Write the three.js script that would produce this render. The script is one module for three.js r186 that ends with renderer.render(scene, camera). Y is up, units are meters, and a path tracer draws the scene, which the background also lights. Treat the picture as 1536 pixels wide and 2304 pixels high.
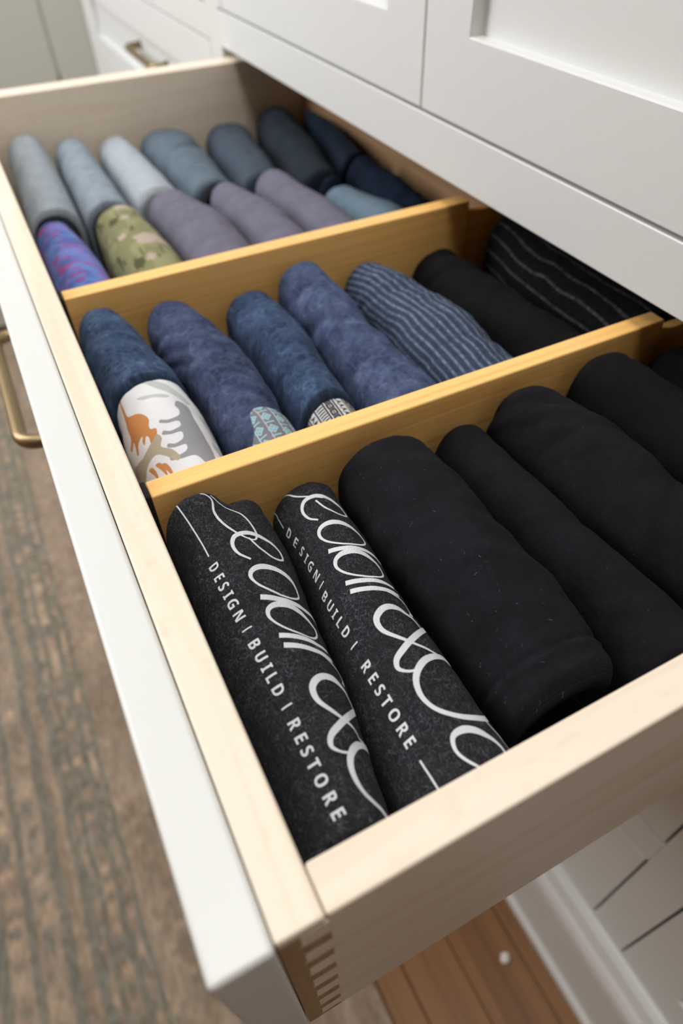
import * as THREE from 'three';
import { RoundedBoxGeometry } from 'three/addons/geometries/RoundedBoxGeometry.js';
import { mergeGeometries, mergeVertices } from 'three/addons/utils/BufferGeometryUtils.js';
import { ImprovedNoise } from 'three/addons/math/ImprovedNoise.js';
import { RectAreaLightUniformsLib } from 'three/addons/lights/RectAreaLightUniformsLib.js';

RectAreaLightUniformsLib.init();
const scene = new THREE.Scene();
scene.background = new THREE.Color(0x8f9498);
const renderer = new THREE.WebGLRenderer({ antialias: true });
renderer.toneMapping = THREE.LinearToneMapping;
renderer.toneMappingExposure = 0.96;
renderer.shadowMap.enabled = true;
renderer.outputColorSpace = THREE.SRGBColorSpace;

// ---------- camera ----------
const camera = new THREE.PerspectiveCamera(2 * Math.atan(1152 / 1480.73) * 180 / Math.PI, 1536 / 2304, 0.02, 20);
camera.rotation.order = 'YXZ';
camera.position.set(-0.01259, 0.2192, 0.06058);
camera.rotation.set(-0.81548, -0.45107, -0.02991);
camera.focus = 0.315;
camera.userData.fStop = 5.2;

// ---------- light: unseen window on the left for the cabinet face, unseen ceiling panels ----------
const UNSEEN_WIN = { x: -1.35, y0: 0.4, y1: 1.5, z0: -1.72, z1: -1.02 };
const UNSEEN_LAMPS = [ // unseen flush ceiling panels: x, z, width, depth, radiance
  { x: -0.85, z: -1.5, w: 0.6, d: 0.6, L: 11.5 },  // out of view, lights the far cabinet face
  { x: 0.0, z: 0.06, w: 0.4, d: 0.9, L: 9.6 },  // out of view, lights the tops and inside of the drawer
];
const CEILING = 1.7;
const unseenWinLight = new THREE.RectAreaLight(0xf6f8ff, 12, UNSEEN_WIN.z1 - UNSEEN_WIN.z0, UNSEEN_WIN.y1 - UNSEEN_WIN.y0);
unseenWinLight.position.set(UNSEEN_WIN.x + 0.03, (UNSEEN_WIN.y0 + UNSEEN_WIN.y1) / 2, (UNSEEN_WIN.z0 + UNSEEN_WIN.z1) / 2);
unseenWinLight.lookAt(5, (UNSEEN_WIN.y0 + UNSEEN_WIN.y1) / 2, (UNSEEN_WIN.z0 + UNSEEN_WIN.z1) / 2);
scene.add(unseenWinLight);
for (const q of UNSEEN_LAMPS) {
  const l = new THREE.RectAreaLight(0xfffefc, q.L, q.w, q.d); l.position.set(q.x, CEILING - 0.075, q.z); l.lookAt(q.x, -5, q.z); scene.add(l);
}

// ---------- helpers ----------
let seed = 7;
const rnd = () => { seed = (seed * 1664525 + 1013904223) >>> 0; return seed / 4294967296; };
const rr = (a, b) => a + (b - a) * rnd();
const perlin = new ImprovedNoise();
const N3 = (x, y, z) => perlin.noise(x + 31.7, y + 17.3, z + 5.1);
const clamp = (x, a, b) => Math.min(b, Math.max(a, x));
const smooth = (a, b, x) => { const t = clamp((x - a) / (b - a), 0, 1); return t * t * (3 - 2 * t); };
const lerp = (a, b, t) => a + (b - a) * t;
const taken = new Map();
function numbered(name) { const n = taken.get(name) ?? 0; taken.set(name, n + 1); return n ? `${name}_${String(n).padStart(3, '0')}` : name; }
function shadow(m) { m.castShadow = m.receiveShadow = true; return m; }
function part(name, geo, mat, parent, label) {
  const m = shadow(new THREE.Mesh(Array.isArray(geo) ? mergeGeometries(geo) : geo, mat)); m.name = name; parent.add(m);
  if (label) m.userData.label = label;
  return m;
}
function tag(o, label, category, group) { o.userData.label = label; o.userData.category = category; if (group) o.userData.group = group; return o; }
function thing(name, label, category, pos = [0, 0, 0], group) {
  const g = new THREE.Group(); g.name = numbered(name); g.position.set(...pos); scene.add(g); return tag(g, label, category, group);
}
function struct(name, geo, mat) { const m = part(name, geo, mat, scene); m.userData.kind = 'structure'; return m; }
// uv in metres from position and normal; grain runs along u
function boxUV(g, grain = 'x', off = [0, 0]) {
  const p = g.attributes.position, n = g.attributes.normal, uv = new Float32Array(p.count * 2);
  for (let i = 0; i < p.count; i++) {
    const P = { x: p.getX(i), y: p.getY(i), z: p.getZ(i) }, A = { x: Math.abs(n.getX(i)), y: Math.abs(n.getY(i)), z: Math.abs(n.getZ(i)) };
    const ax = A.x > A.y && A.x > A.z ? 'x' : A.y > A.z ? 'y' : 'z';
    let [a, b] = ['x', 'y', 'z'].filter((k) => k !== ax);
    if (b === grain) [a, b] = [b, a];
    uv[2 * i] = P[a] + off[0]; uv[2 * i + 1] = P[b] * (ax === 'y' ? 1 : 1.03) + off[1] + (ax === 'y' ? 0 : 0.37);
  }
  g.setAttribute('uv', new THREE.BufferAttribute(uv, 2));
  return g;
}
const strip = (g) => { const o = g.index ? g.toNonIndexed() : g; for (const k of Object.keys(o.attributes)) if (!['position', 'normal', 'uv'].includes(k)) o.deleteAttribute(k); return o; };
function box(x0, x1, y0, y1, z0, z1, { r = 0.0012, grain = 'x', off = [0, 0], seg = 2 } = {}) {
  const g = r > 0 ? new RoundedBoxGeometry(x1 - x0, y1 - y0, z1 - z0, seg, r) : new THREE.BoxGeometry(x1 - x0, y1 - y0, z1 - z0);
  g.translate((x0 + x1) / 2, (y0 + y1) / 2, (z0 + z1) / 2);
  return strip(boxUV(g, grain, off));
}

// ---------- textures ----------
function canvas(w, h) { const c = document.createElement('canvas'); c.width = w; c.height = h; return c; }
function tex(c, srgb = true, sx = 1, sy = 1) {
  const t = new THREE.CanvasTexture(c); t.wrapS = t.wrapT = THREE.RepeatWrapping; t.magFilter = THREE.LinearFilter;
  if (srgb) t.colorSpace = THREE.SRGBColorSpace; t.repeat.set(1 / sx, 1 / sy); return t;
}
// tileable value noise
function tileNoise(px, py, sd) {
  const T = new Float32Array(px * py); let s = sd * 9973 + 17;
  for (let i = 0; i < T.length; i++) { s = (s * 1664525 + 1013904223) >>> 0; T[i] = s / 4294967296; }
  return (u, v) => {
    const x = ((u % 1) + 1) % 1 * px, y = ((v % 1) + 1) % 1 * py, xi = Math.floor(x), yi = Math.floor(y), fx = x - xi, fy = y - yi;
    const sx = fx * fx * (3 - 2 * fx), sy = fy * fy * (3 - 2 * fy), a = xi % px, b = (xi + 1) % px, c = (yi % py) * px, d = ((yi + 1) % py) * px;
    return lerp(lerp(T[c + a], T[c + b], sx), lerp(T[d + a], T[d + b], sx), sy);
  };
}
function paint(w, h, f) {
  const c = canvas(w, h), x = c.getContext('2d'), im = x.createImageData(w, h);
  for (let j = 0; j < h; j++) for (let i = 0; i < w; i++) { const q = f(i / w, 1 - (j + 0.5) / h, i, j), o = (j * w + i) * 4; im.data[o] = q[0]; im.data[o + 1] = q[1]; im.data[o + 2] = q[2]; im.data[o + 3] = 255; }
  x.putImageData(im, 0, 0); return c;
}
const mixc = (a, b, t) => [lerp(a[0], b[0], t), lerp(a[1], b[1], t), lerp(a[2], b[2], t)];
function woodTex(base, dark, { w = 1024, h = 512, sx = 0.6, sy = 0.16, fine = 0.35, broad = 0.5, streak = 60, fleck = 0.1, sd = 1 }) {
  const n1 = tileNoise(4, streak, sd), n2 = tileNoise(7, streak * 3, sd + 1), n3 = tileNoise(3, 9, sd + 2), n4 = tileNoise(96, 48, sd + 3), n5 = tileNoise(10, 6, sd + 4);
  const c = paint(w, h, (u, v) => {
    const wob = (n5(u, v) - 0.5) * 0.05;
    let t = broad * (n3(u, v + wob) - 0.35) + fine * (n1(u, v + wob) - 0.4) + fine * 0.6 * (n2(u * 1, v + wob) - 0.5);
    t += fleck * Math.max(0, n4(u, v) - 0.72) * 3;
    return mixc(base, dark, clamp(t, 0, 1));
  });
  return tex(c, true, sx, sy);
}
const maple = woodTex([235, 221, 202], [206, 170, 132], { fine: 0.22, broad: 0.42, streak: 34, fleck: 0.16, sd: 3 });
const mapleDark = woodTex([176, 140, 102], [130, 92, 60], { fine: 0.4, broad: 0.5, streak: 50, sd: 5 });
const bamboo = woodTex([250, 199, 120], [212, 144, 66], { fine: 0.55, broad: 0.35, streak: 46, fleck: 0.05, sx: 0.9, sy: 0.09, sd: 11 });
const oak = woodTex([134, 94, 56], [84, 52, 26], { fine: 0.5, broad: 0.6, streak: 40, sx: 1.1, sy: 0.16, sd: 21 });

const S = (o) => new THREE.MeshStandardMaterial(o), P = (o) => new THREE.MeshPhysicalMaterial(o);
const M = {
  maple: S({ map: maple, roughness: 0.5 }),
  endGrain: S({ map: mapleDark, roughness: 0.65 }),
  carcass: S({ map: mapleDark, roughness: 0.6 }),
  bamboo: P({ map: bamboo, roughness: 0.42, clearcoat: 0.25, clearcoatRoughness: 0.3 }),
  white: P({ color: 0xd9dad7, roughness: 0.42, clearcoat: 0.15, clearcoatRoughness: 0.35 }),
  wall: S({ color: 0xd9d8d2, roughness: 0.9 }),
  wallTan: S({ color: 0xa68c68, roughness: 0.85 }),
  wallDark: S({ color: 0x4a3420, roughness: 0.9 }),
  ceiling: S({ color: 0xeeede8, roughness: 0.95 }),
  closet: S({ color: 0xb9b8ae, roughness: 0.6 }),
  foam: S({ color: 0x1c1b20, roughness: 0.95 }),
  bronze: S({ color: 0x94805f, roughness: 0.4, metalness: 0.9 }),
  steel: S({ color: 0xb8b8b8, roughness: 0.35, metalness: 1 }),
  floor: S({ map: oak, roughness: 0.45 }),
  slab: S({ color: 0x4a3a2c, roughness: 0.9 }),
};

// ---------- measures (metres; the drawer's top edge is y = 0, its inner near front corner the origin) ----------
const XF = 0.318, FLOOR = -0.84, ZN = 0.0205, ZF = -0.943, YR = 0.0108, RAIL = 0.04, DOOR0 = 0.0532, DOOR1 = 1.2;

// ---------- room ----------
{
  struct('ceiling', box(-1.45, 1.0, 1.7, 1.8, -2.65, 0.84, { r: 0 }), M.ceiling);
  struct('wall_right', box(0.92, 1.02, FLOOR, 1.7, -2.65, 0.84, { r: 0 }), M.wall);
  struct('wall_back', box(-1.45, 0.92, FLOOR, 1.7, -2.65, -2.55, { r: 0 }), M.wall);
  struct('unseen_wall_front', box(-1.45, 0.92, FLOOR, 1.7, 0.74, 0.84, { r: 0 }), M.wallDark);  // out of view behind the camera, dark and close to dim near faces
  const X = UNSEEN_WIN.x, wl = (y0, y1, z0, z1) => box(X - 0.1, X, y0, y1, z0, z1, { r: 0 });
  struct('unseen_wall_left', [wl(FLOOR, UNSEEN_WIN.y0, -2.55, 0.74), wl(UNSEEN_WIN.y1, 1.7, -2.55, 0.74), wl(UNSEEN_WIN.y0, UNSEEN_WIN.y1, -2.55, UNSEEN_WIN.z0), wl(UNSEEN_WIN.y0, UNSEEN_WIN.y1, UNSEEN_WIN.z1, 0.74)], M.wallTan);  // out of view, tan so that its bounce warms the cabinets
  const w = new THREE.Group(); w.name = 'unseen_window_1'; w.userData.kind = 'structure'; scene.add(w);  // window out of view, placed to light the cabinet face
  const fr = [box(X - 0.06, X - 0.01, UNSEEN_WIN.y0, UNSEEN_WIN.y0 + 0.05, UNSEEN_WIN.z0, UNSEEN_WIN.z1), box(X - 0.06, X - 0.01, UNSEEN_WIN.y1 - 0.05, UNSEEN_WIN.y1, UNSEEN_WIN.z0, UNSEEN_WIN.z1), box(X - 0.06, X - 0.01, UNSEEN_WIN.y0 + 0.05, UNSEEN_WIN.y1 - 0.05, UNSEEN_WIN.z0, UNSEEN_WIN.z0 + 0.05),
    box(X - 0.06, X - 0.01, UNSEEN_WIN.y0 + 0.05, UNSEEN_WIN.y1 - 0.05, UNSEEN_WIN.z1 - 0.05, UNSEEN_WIN.z1)];
  part('window_frame', fr, M.white, w);
  part('glowing_pane', box(X - 0.08, X - 0.07, UNSEEN_WIN.y0, UNSEEN_WIN.y1, UNSEEN_WIN.z0, UNSEEN_WIN.z1, { r: 0 }), S({ color: 0x333333, emissive: 0xe8f0ff, emissiveIntensity: 3 }), w);  // glowing sheet in the unseen window
  UNSEEN_LAMPS.forEach((q, i) => {
    const lamp = thing('unseen_ceiling_lamp', ['white flush ceiling lamp out of view, lighting the far cabinet face', 'white flush ceiling lamp out of view, lighting the open drawer from above'][i], 'lamp', [q.x, CEILING, q.z]), a = q.w / 2, b = q.d / 2, f = 0.03;
    part('lamp_frame', [box(-a - f, -a, -0.06, 0, -b - f, b + f), box(a, a + f, -0.06, 0, -b - f, b + f), box(-a, a, -0.06, 0, -b - f, -b), box(-a, a, -0.06, 0, b, b + f)], M.white, lamp);
    part('diffuser', box(-a, a, -0.055, -0.035, -b, b, { r: 0 }), S({ color: 0xeeeeee, emissive: 0xfffefc, emissiveIntensity: 2 }), lamp);
  });

  const fl = struct('floor', box(-1.45, 1.0, FLOOR - 0.1, FLOOR - 0.012, -2.65, 0.84, { r: 0 }), M.slab);
  // hardwood planks beside the rug, running along the cabinets
  const edges = [-0.165, -0.06, 0.055, 0.114, 0.1845, 0.262, 0.345];
  for (let k = 0; k + 1 < edges.length; k++) {
    let z = -2.5 + rr(0, 0.5);
    const cuts = [-2.55]; while (z < 0.6) { if (Math.abs(z + 0.1) > 0.4) cuts.push(z); z += rr(0.7, 1.3); } cuts.push(0.74);
    for (let i = 0; i + 1 < cuts.length; i++) part('plank', box(edges[k] + 0.0006, edges[k + 1] - 0.0006, FLOOR - 0.012, FLOOR - rr(0, 0.0006), cuts[i] + 0.0006, cuts[i + 1] - 0.0006, { r: 0.001, grain: 'z', off: [rr(0, 3), rr(0, 3)], seg: 1 }), M.floor, fl);
  }
  part('subfloor_finish', box(0.345, 0.92, FLOOR - 0.012, FLOOR - 0.001, -2.55, 0.74, { r: 0, grain: 'z' }), M.floor, fl);
  part('subfloor_finish', box(-1.35, -0.165, FLOOR - 0.012, FLOOR - 0.001, -2.55, 0.74, { r: 0, grain: 'z' }), M.floor, fl);
}

// ---------- built-in cabinets ----------
// panelled front lying in the cabinet face: u = z, v = y, front at x = XF
function frameGeo(z0, z1, y0, y1, fw, t = 0.02) {
  const s = new THREE.Shape([[z0, y0], [z1, y0], [z1, y1], [z0, y1]].map((a) => new THREE.Vector2(...a)));
  s.holes.push(new THREE.Path([[z0 + fw, y0 + fw], [z0 + fw, y1 - fw], [z1 - fw, y1 - fw], [z1 - fw, y0 + fw]].map((a) => new THREE.Vector2(...a))));
  const b = 0.0011, g = new THREE.ExtrudeGeometry(s, { depth: t - 2 * b, bevelEnabled: true, bevelThickness: b, bevelSize: b, bevelOffset: -b, bevelSegments: 2, curveSegments: 1 });
  g.translate(0, 0, -(t - b)); // front face at w = 0
  g.rotateY(-Math.PI / 2); g.translate(XF, 0, 0);
  return strip(boxUV(g, 'z'));
}
function panelFront(name, parent, z0, z1, y0, y1, fw, inner) {
  const f = part(name, frameGeo(z0, z1, y0, y1, fw), M.white, parent);
  part(inner, box(XF + 0.0105, XF + 0.0185, y0 + fw - 0.004, y1 - fw + 0.004, z0 + fw - 0.004, z1 - fw + 0.004, { r: 0 }), M.white, f);
  return f;
}
function barHandle(parent, len, out, r = 0.0052) { // local: along z, stands out to -x
  const h = len / 2, c = 0.014, pts = [];
  pts.push([0, -h], [-(out - c) * 0.5, -h], [-(out - c), -h]);
  for (let k = 1; k <= 6; k++) { const a = k / 6 * Math.PI / 2; pts.push([-(out - c) - c * Math.sin(a), -h + c - c * Math.cos(a)]); }
  for (let k = 1; k < 8; k++) pts.push([-out, lerp(-h + c, h - c, k / 8)]);
  for (let k = 0; k <= 6; k++) { const a = k / 6 * Math.PI / 2; pts.push([-out + c - c * Math.cos(a), h - c + c * Math.sin(a)]); }
  pts.push([-(out - c) * 0.5, h], [0, h]);
  const curve = new THREE.CatmullRomCurve3(pts.map((p) => new THREE.Vector3(p[0], 0, p[1])), false, 'centripetal');
  const m = part('handle', new THREE.TubeGeometry(curve, 90, r, 14), M.bronze, parent, 'brushed bronze bar handle');
  for (const s of [-h, h]) { const g = new THREE.CylinderGeometry(0.0085, 0.0085, 0.004, 20); g.rotateZ(Math.PI / 2); g.translate(-0.0021, 0, s); part('handle_foot', g, M.bronze, m); }
  return m;
}
const R2 = -0.179, R3 = -0.4225, D2T = -0.2235, D3T = -0.4665, D3B = -0.668, G = 0.0022; // rails below the open drawer
function bay(label, z0, z1, open, doors) {
  const [sa, sb] = open ? [z0 - 0.018, z1 + 0.004] : [z0 + 0.002, z1 - 0.016];
  const c = thing('built_in_cabinet', label, 'cabinet', [0, FLOOR, 0]); const dy = -FLOOR;
  const add = (name, g, m, p = c, l) => { g = Array.isArray(g) ? mergeGeometries(g) : g; if (p === c) g.translate(0, dy, 0); return part(name, g, m, p, l); };
  const front = (name, a0, a1, b0, b1, inner) => { const f = panelFront(name, c, a0, a1, b0, b1, 0.057, inner); f.position.y = dy; return f; };
  // carcass: sides, back, shelves
  add('carcass', [box(XF + 0.021, 0.9, D3B - 0.02, DOOR1, sa, sa + 0.014, { r: 0 }), box(XF + 0.021, 0.9, D3B - 0.02, DOOR1, sb, sb + 0.014, { r: 0 }), box(0.9, 0.915, FLOOR, DOOR1, sa, sb + 0.014, { r: 0 }),
    box(XF + 0.021, 0.9, DOOR0 - 0.02, DOOR0 - 0.004, sa + 0.014, sb, { r: 0 }), box(XF + 0.021, 0.9, D2T + 0.012, R2 - 0.012, sa + 0.014, sb, { r: 0 }), box(XF + 0.021, 0.9, D3B - 0.02, D3B - 0.004, sa + 0.014, sb, { r: 0 }),
    box(XF + 0.0205, XF + 0.03, D3B - 0.004, D2T, sa + 0.014, sb, { r: 0 }), box(XF + 0.0205, XF + 0.03, DOOR0 - 0.004, DOOR1, sa + 0.014, sb, { r: 0 })], M.carcass);
  for (const [a, b] of [[YR, YR + RAIL], [D2T, R2], [D3T, R3], [D3B - 0.02, D3B]]) add('rail', box(XF, XF + 0.02, a, b, z0, z1, { r: 0.001, grain: 'z' }), M.white);
  for (const [a, b, open1] of [[D2T - 0.199 + G, D2T - G, 0], [D3B + G, D3T - G, 0], [R2 + G, YR - G, open]]) {
    if (open1) continue;
    const f = front('drawer', z0 + G, z1 - G, a, b, 'drawer_panel');
    const h = barHandle(f, 0.18, 0.028, 0.006); h.position.set(XF + 0.0105, (a + b) / 2 + 0.008, (z0 + z1) / 2 + 0.07);
  }
  if (doors) { const zm = (z0 + 0.018 + z1) / 2; front('door', zm + G / 2, z1 - G, DOOR0, DOOR1, 'door_panel'); front('door', z0 + 0.018, zm - G / 2, DOOR0, DOOR1, 'door_panel'); add('filler_strip', box(XF, XF + 0.02, DOOR0, DOOR1, z0, z0 + 0.018 - G, { r: 0.0006 }), M.white); }
  return { c, add };
}
{
  const a = bay('white built-in cabinet behind the open drawer, with two panelled doors above it', ZF, ZN, true, true);
  a.add('stile', box(XF, XF + 0.02, D3B - 0.02, DOOR1, ZN, 0.0635, { r: 0.001 }), M.white);
  a.add('stile', box(XF, XF + 0.02, D3B - 0.02, DOOR1, -0.99, ZF, { r: 0.001 }), M.white);
  const b = bay('white built-in cabinet beyond the far end of the open drawer, with a bronze handle', -1.89, -0.99, false, true);
  b.add('stile', box(XF, XF + 0.02, D3B - 0.02, DOOR1, -1.944, -1.89, { r: 0.001 }), M.white);
  bay('white built-in cabinet at the lower right, right of the plain vertical stile', 0.0635, 0.72, false, true);
  // base moulding along the foot of all three cabinets
  const s = new THREE.Shape();
  [[0, 0], [0, 0.009], [0.002, 0.013], [0.006, 0.017], [0.0072, 0.019], [0.0075, 0.118], [0.0078, 0.13], [0.0095, 0.139], [0.014, 0.146], [0.018, 0.149], [0.0195, 0.152], [0.024, 0.164], [0.030, 0.1685], [0.038, 0.17], [0.06, 0.17], [0.06, 0]].forEach((q, i) => (i ? s.lineTo(...q) : s.moveTo(...q)));
  const g = new THREE.ExtrudeGeometry(s, { depth: 2.66, bevelEnabled: false }); g.translate(0.2835, FLOOR, -1.944);
  struct('baseboard_right', strip(boxUV(g, 'z')), M.white);
  // closet standing square to the cabinets at the far end
  const k = thing('closet_cabinet', 'tall grey-white closet side with a dark vertical gap, at the far end of the room', 'closet', [0, FLOOR, -1.945]);
  const dy = -FLOOR;
  part('filler_panel', box(0.226, 0.3175, dy - 0.84, dy + DOOR1, -0.02, 0, { r: 0.001 }), M.closet, k);
  part('closet_door', box(-0.4, 0.2195, dy - 0.80, dy + DOOR1, -0.02, 0, { r: 0.0015 }), M.closet, k);
  part('closet_door', box(-1.03, -0.404, dy - 0.80, dy + DOOR1, -0.02, 0, { r: 0.0015 }), M.closet, k);
  part('door_stop', box(0.21, 0.235, dy - 0.21, dy + DOOR1, -0.03, -0.004, { r: 0 }), M.closet, k);
  part('closet_carcass', [box(-1.05, 0.3175, 0, dy + DOOR1, -0.6, -0.58, { r: 0 }), box(-1.05, -1.032, 0, dy + DOOR1, -0.58, -0.022, { r: 0 })], M.carcass, k);
}

// ---------- rug ----------
{
  const W = 1024, H = 2048, X0 = -1.3, X1 = 0.0715, Z0 = -1.93, Z1 = 0.72;
  const a = tileNoise(200, 60, 41), b = tileNoise(60, 24, 42), d = tileNoise(24, 90, 43), e = tileNoise(300, 260, 44), f1 = tileNoise(8, 40, 45);
  const base = [140, 122, 104], teal = [112, 111, 100], beige = [178, 154, 130], tp = [152, 134, 116];
  // stripe centres (x) and half widths
  const lines = [[-0.321, 0.006], [-0.277, 0.008], [-0.244, 0.0085], [-0.226, 0.0042], [-0.201, 0.0055], [-0.182, 0.004], [-0.362, 0.008], [-0.42, 0.008], [-0.47, 0.006]];
  const dots = [[-0.301, 0.008], [-0.236, 0.0045], [-0.2135, 0.007], [-0.192, 0.004], [-0.342, 0.009], [-0.39, 0.01]];
  const per = 0.62;
  const c = paint(W, H, (u, v) => {
    const x = lerp(X0, X1, u), z = lerp(Z1, Z0, v), wob = (f1(u * 1, v) - 0.5) * 0.006;
    let col = mixc(base, tp, smooth(0.3, 0.7, b(u, v)));
    col = mixc(col, beige, 0.42 * smooth(0.62, 0.9, d(u * 3, v * 2)));
    col = mixc(col, teal, 0.3 * smooth(0.6, 0.9, d(u * 3 + 0.37, v * 2 + 0.61)));
    const xx = ((x + wob + 0.17 + 10 * per) % per + per) % per - per - 0.0 + 0.0, px = x > -0.17 ? 9 : xx - 0.17;
    for (const [cx, hw] of lines) { const t = 1 - smooth(hw * 0.6, hw * 1.3, Math.abs(px - cx)); col = mixc(col, teal, t * (0.55 + 0.4 * a(u * 0.3, v * 2))); }
    for (const [cx, hw] of dots) { const t = 1 - smooth(hw * 0.6, hw * 1.2, Math.abs(px - cx)); const g = a(cx * 3, v * 3.2); col = mixc(col, g > 0.52 ? beige : teal, t * 0.65 * Math.abs(g - 0.5) * 3.2); }
    const n = (e(u, v) - 0.5) * 26; return [clamp(col[0] + n, 0, 255), clamp(col[1] + n, 0, 255), clamp(col[2] + n, 0, 255)];
  });
  const t = tex(c, true, X1 - X0, Z1 - Z0); t.offset.set(0, 0);
  const g = new RoundedBoxGeometry(X1 - X0, 0.009, Z1 - Z0, 2, 0.003), p = g.attributes.position, uv = g.attributes.uv;
  for (let i = 0; i < p.count; i++) uv.setXY(i, (p.getX(i) + (X1 - X0) / 2), ((Z1 - Z0) / 2 - p.getZ(i)));
  const m = shadow(new THREE.Mesh(g, P({ map: t, roughness: 1, sheen: 0.3, sheenColor: new THREE.Color(0.3, 0.27, 0.24) }))); m.name = 'rug';
  m.position.set((X0 + X1) / 2, FLOOR + 0.0045, (Z0 + Z1) / 2); scene.add(m);
  tag(m, 'taupe woven rug with grey-green and beige stripes on the wooden floor', 'rug');
  const sc = new THREE.IcosahedronGeometry(0.007, 2), sp = sc.attributes.position;
  for (let i = 0; i < sp.count; i++) { const v = new THREE.Vector3().fromBufferAttribute(sp, i), k = 1 + 0.35 * N3(v.x * 160, v.y * 160, v.z * 160); sp.setXYZ(i, v.x * k, v.y * k * 0.45, v.z * k * 0.9); }
  sc.computeVertexNormals();
  const s = shadow(new THREE.Mesh(sc, S({ color: 0xdedad6, roughness: 0.9 }))); s.name = 'lint_tuft'; s.position.set(0.2412, FLOOR + 0.0026, -0.0004); scene.add(s);
  tag(s, 'small white tuft of lint lying on the brown floorboards below the drawer', 'lint');
}

// ---------- the open drawer ----------
const TB = 0.016, TS = 0.0162, YB = -0.1785, XB = 0.415, ZFI = -0.908, ZFO = -0.938;
{
  const d = thing('open_drawer', 'pulled-out white-fronted drawer with a pale maple box full of folded clothes', 'drawer', [0, YB, 0]); const dy = -YB;
  const add = (name, g, m, p = d, l) => part(name, (Array.isArray(g) ? mergeGeometries(g) : g).translate(0, dy, 0), m, p, l);
  // white drawer front
  const fr = add('drawer_front', box(-0.0366, -TB - 0.0004, -0.186, 0, -0.941, 0.0178, { r: 0.0022, grain: 'z', seg: 3 }), M.white, d, 'white painted drawer front');
  const h = barHandle(fr, 0.165, 0.0235, 0.0056); h.position.set(-0.0366, dy - 0.097, -0.461);
  // front board of the box, its half-blind dovetails showing in the near end
  const fb = add('front_board', [box(-TB, 0, -0.0068, 0, ZFO, TS, { r: 0.0013, grain: 'z', seg: 3 }), box(-TB, 0, YB, -0.0045, ZFO, 0.0003, { r: 0.0012, grain: 'z', seg: 3 })], M.maple);
  const pitch = 0.0254, tails = [];
  for (let k = 0; k < 7; k++) tails.push(-0.0072 - k * pitch); // top of each tail
  const tw = 0.0145;
  part('end_grain', strip(box(-TB, -0.0092, YB, -0.0062, 0, TS, { r: 0.0006, grain: 'y' })).translate(0, dy, 0), M.endGrain, fb, 'dark end grain at the near corner');
  const pinGeo = (y1, y0) => { // pin: tapers away, rounded tip, proud of nothing
    const s = new THREE.Shape(), xt = 0.0013, r = Math.min(0.0018, (y1 - y0) / 2.2);
    s.moveTo(-0.0095, y0); s.lineTo(xt - r, y0); s.quadraticCurveTo(xt, y0, xt, y0 + r); s.lineTo(xt, y1 - r); s.quadraticCurveTo(xt, y1, xt - r, y1); s.lineTo(-0.0095, y1); s.closePath();
    const g = new THREE.ExtrudeGeometry(s, { depth: TS - 0.00015, bevelEnabled: false, curveSegments: 5 }); return strip(boxUV(g, 'y'));
  };
  for (let k = 0; k < 7; k++) { const y1 = tails[k] - tw, y0 = k < 6 ? tails[k + 1] : YB; if (y1 - y0 > 0.001) part('dovetail_pin', pinGeo(y1, Math.max(y0, YB)).translate(0, dy, 0), M.endGrain, fb); }
  // near side board with its tails
  const sb = add('side_board', box(0.0004, XB + TB, YB, 0, 0.0002, TS, { r: 0.0013, grain: 'x', seg: 3 }), M.maple);
  for (const y of tails) part('dovetail_tail', strip(box(-0.0092, 0.003, Math.max(y - tw, YB + 0.001), y, 0.002, TS - 0.0001, { r: 0.0009, grain: 'x' })).translate(0, dy, 0), M.maple, sb);
  add('side_board', box(0.0006, XB + TB, YB, 0, ZFO, ZFI, { r: 0.0018, grain: 'x', seg: 3, off: [0.3, 0.07] }), M.maple);
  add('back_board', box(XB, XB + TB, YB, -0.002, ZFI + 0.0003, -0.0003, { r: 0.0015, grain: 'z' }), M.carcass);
  add('drawer_bottom', box(-0.004, XB + 0.004, YB + 0.010, YB + 0.016, ZFO + 0.008, 0.004, { r: 0, grain: 'z' }), M.maple);
}
const YIN = YB + 0.0165; // inside floor of the drawer

// ---------- bamboo dividers ----------
function divider(label, z0, z1) {
  const d = thing('bamboo_divider', label, 'divider', [0, YIN, (z0 + z1) / 2]);
  const g = (x0, x1, y0, y1, a, b, r, off) => box(x0, x1, y0 - YIN, y1 - YIN, a, b, { r, grain: 'x', off, seg: 3 });
  const w = (z1 - z0) / 2;
  part('divider_board', g(0.0034, 0.345, YIN + 0.001, -0.0104, -w, w, 0.0012, [z0, z0 * 3]), M.bamboo, d);
  part('sliding_end', g(0.3453, XB - 0.004, YIN + 0.004, -0.0215, -w * 0.62, w * 0.62, 0.001, [z1, z1 * 2]), M.bamboo, d);
  part('foam_pad', g(0.0004, 0.0032, YIN + 0.004, -0.0098, -w * 1.02, w * 0.98, 0.001, [0, 0]), M.foam, d, 'dark foam end pad');
  part('foam_pad', g(XB - 0.0038, XB - 0.0004, YIN + 0.006, -0.023, -w * 0.7, w * 0.7, 0.001, [0, 0]), M.foam, d, 'dark foam end pad');
}
divider('honey bamboo divider nearer the camera, right behind the lettered charcoal shirts', -0.1998, -0.1871);
divider('honey bamboo divider between the grey clothes and the blue denim-coloured clothes', -0.4216, -0.4073);

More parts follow.
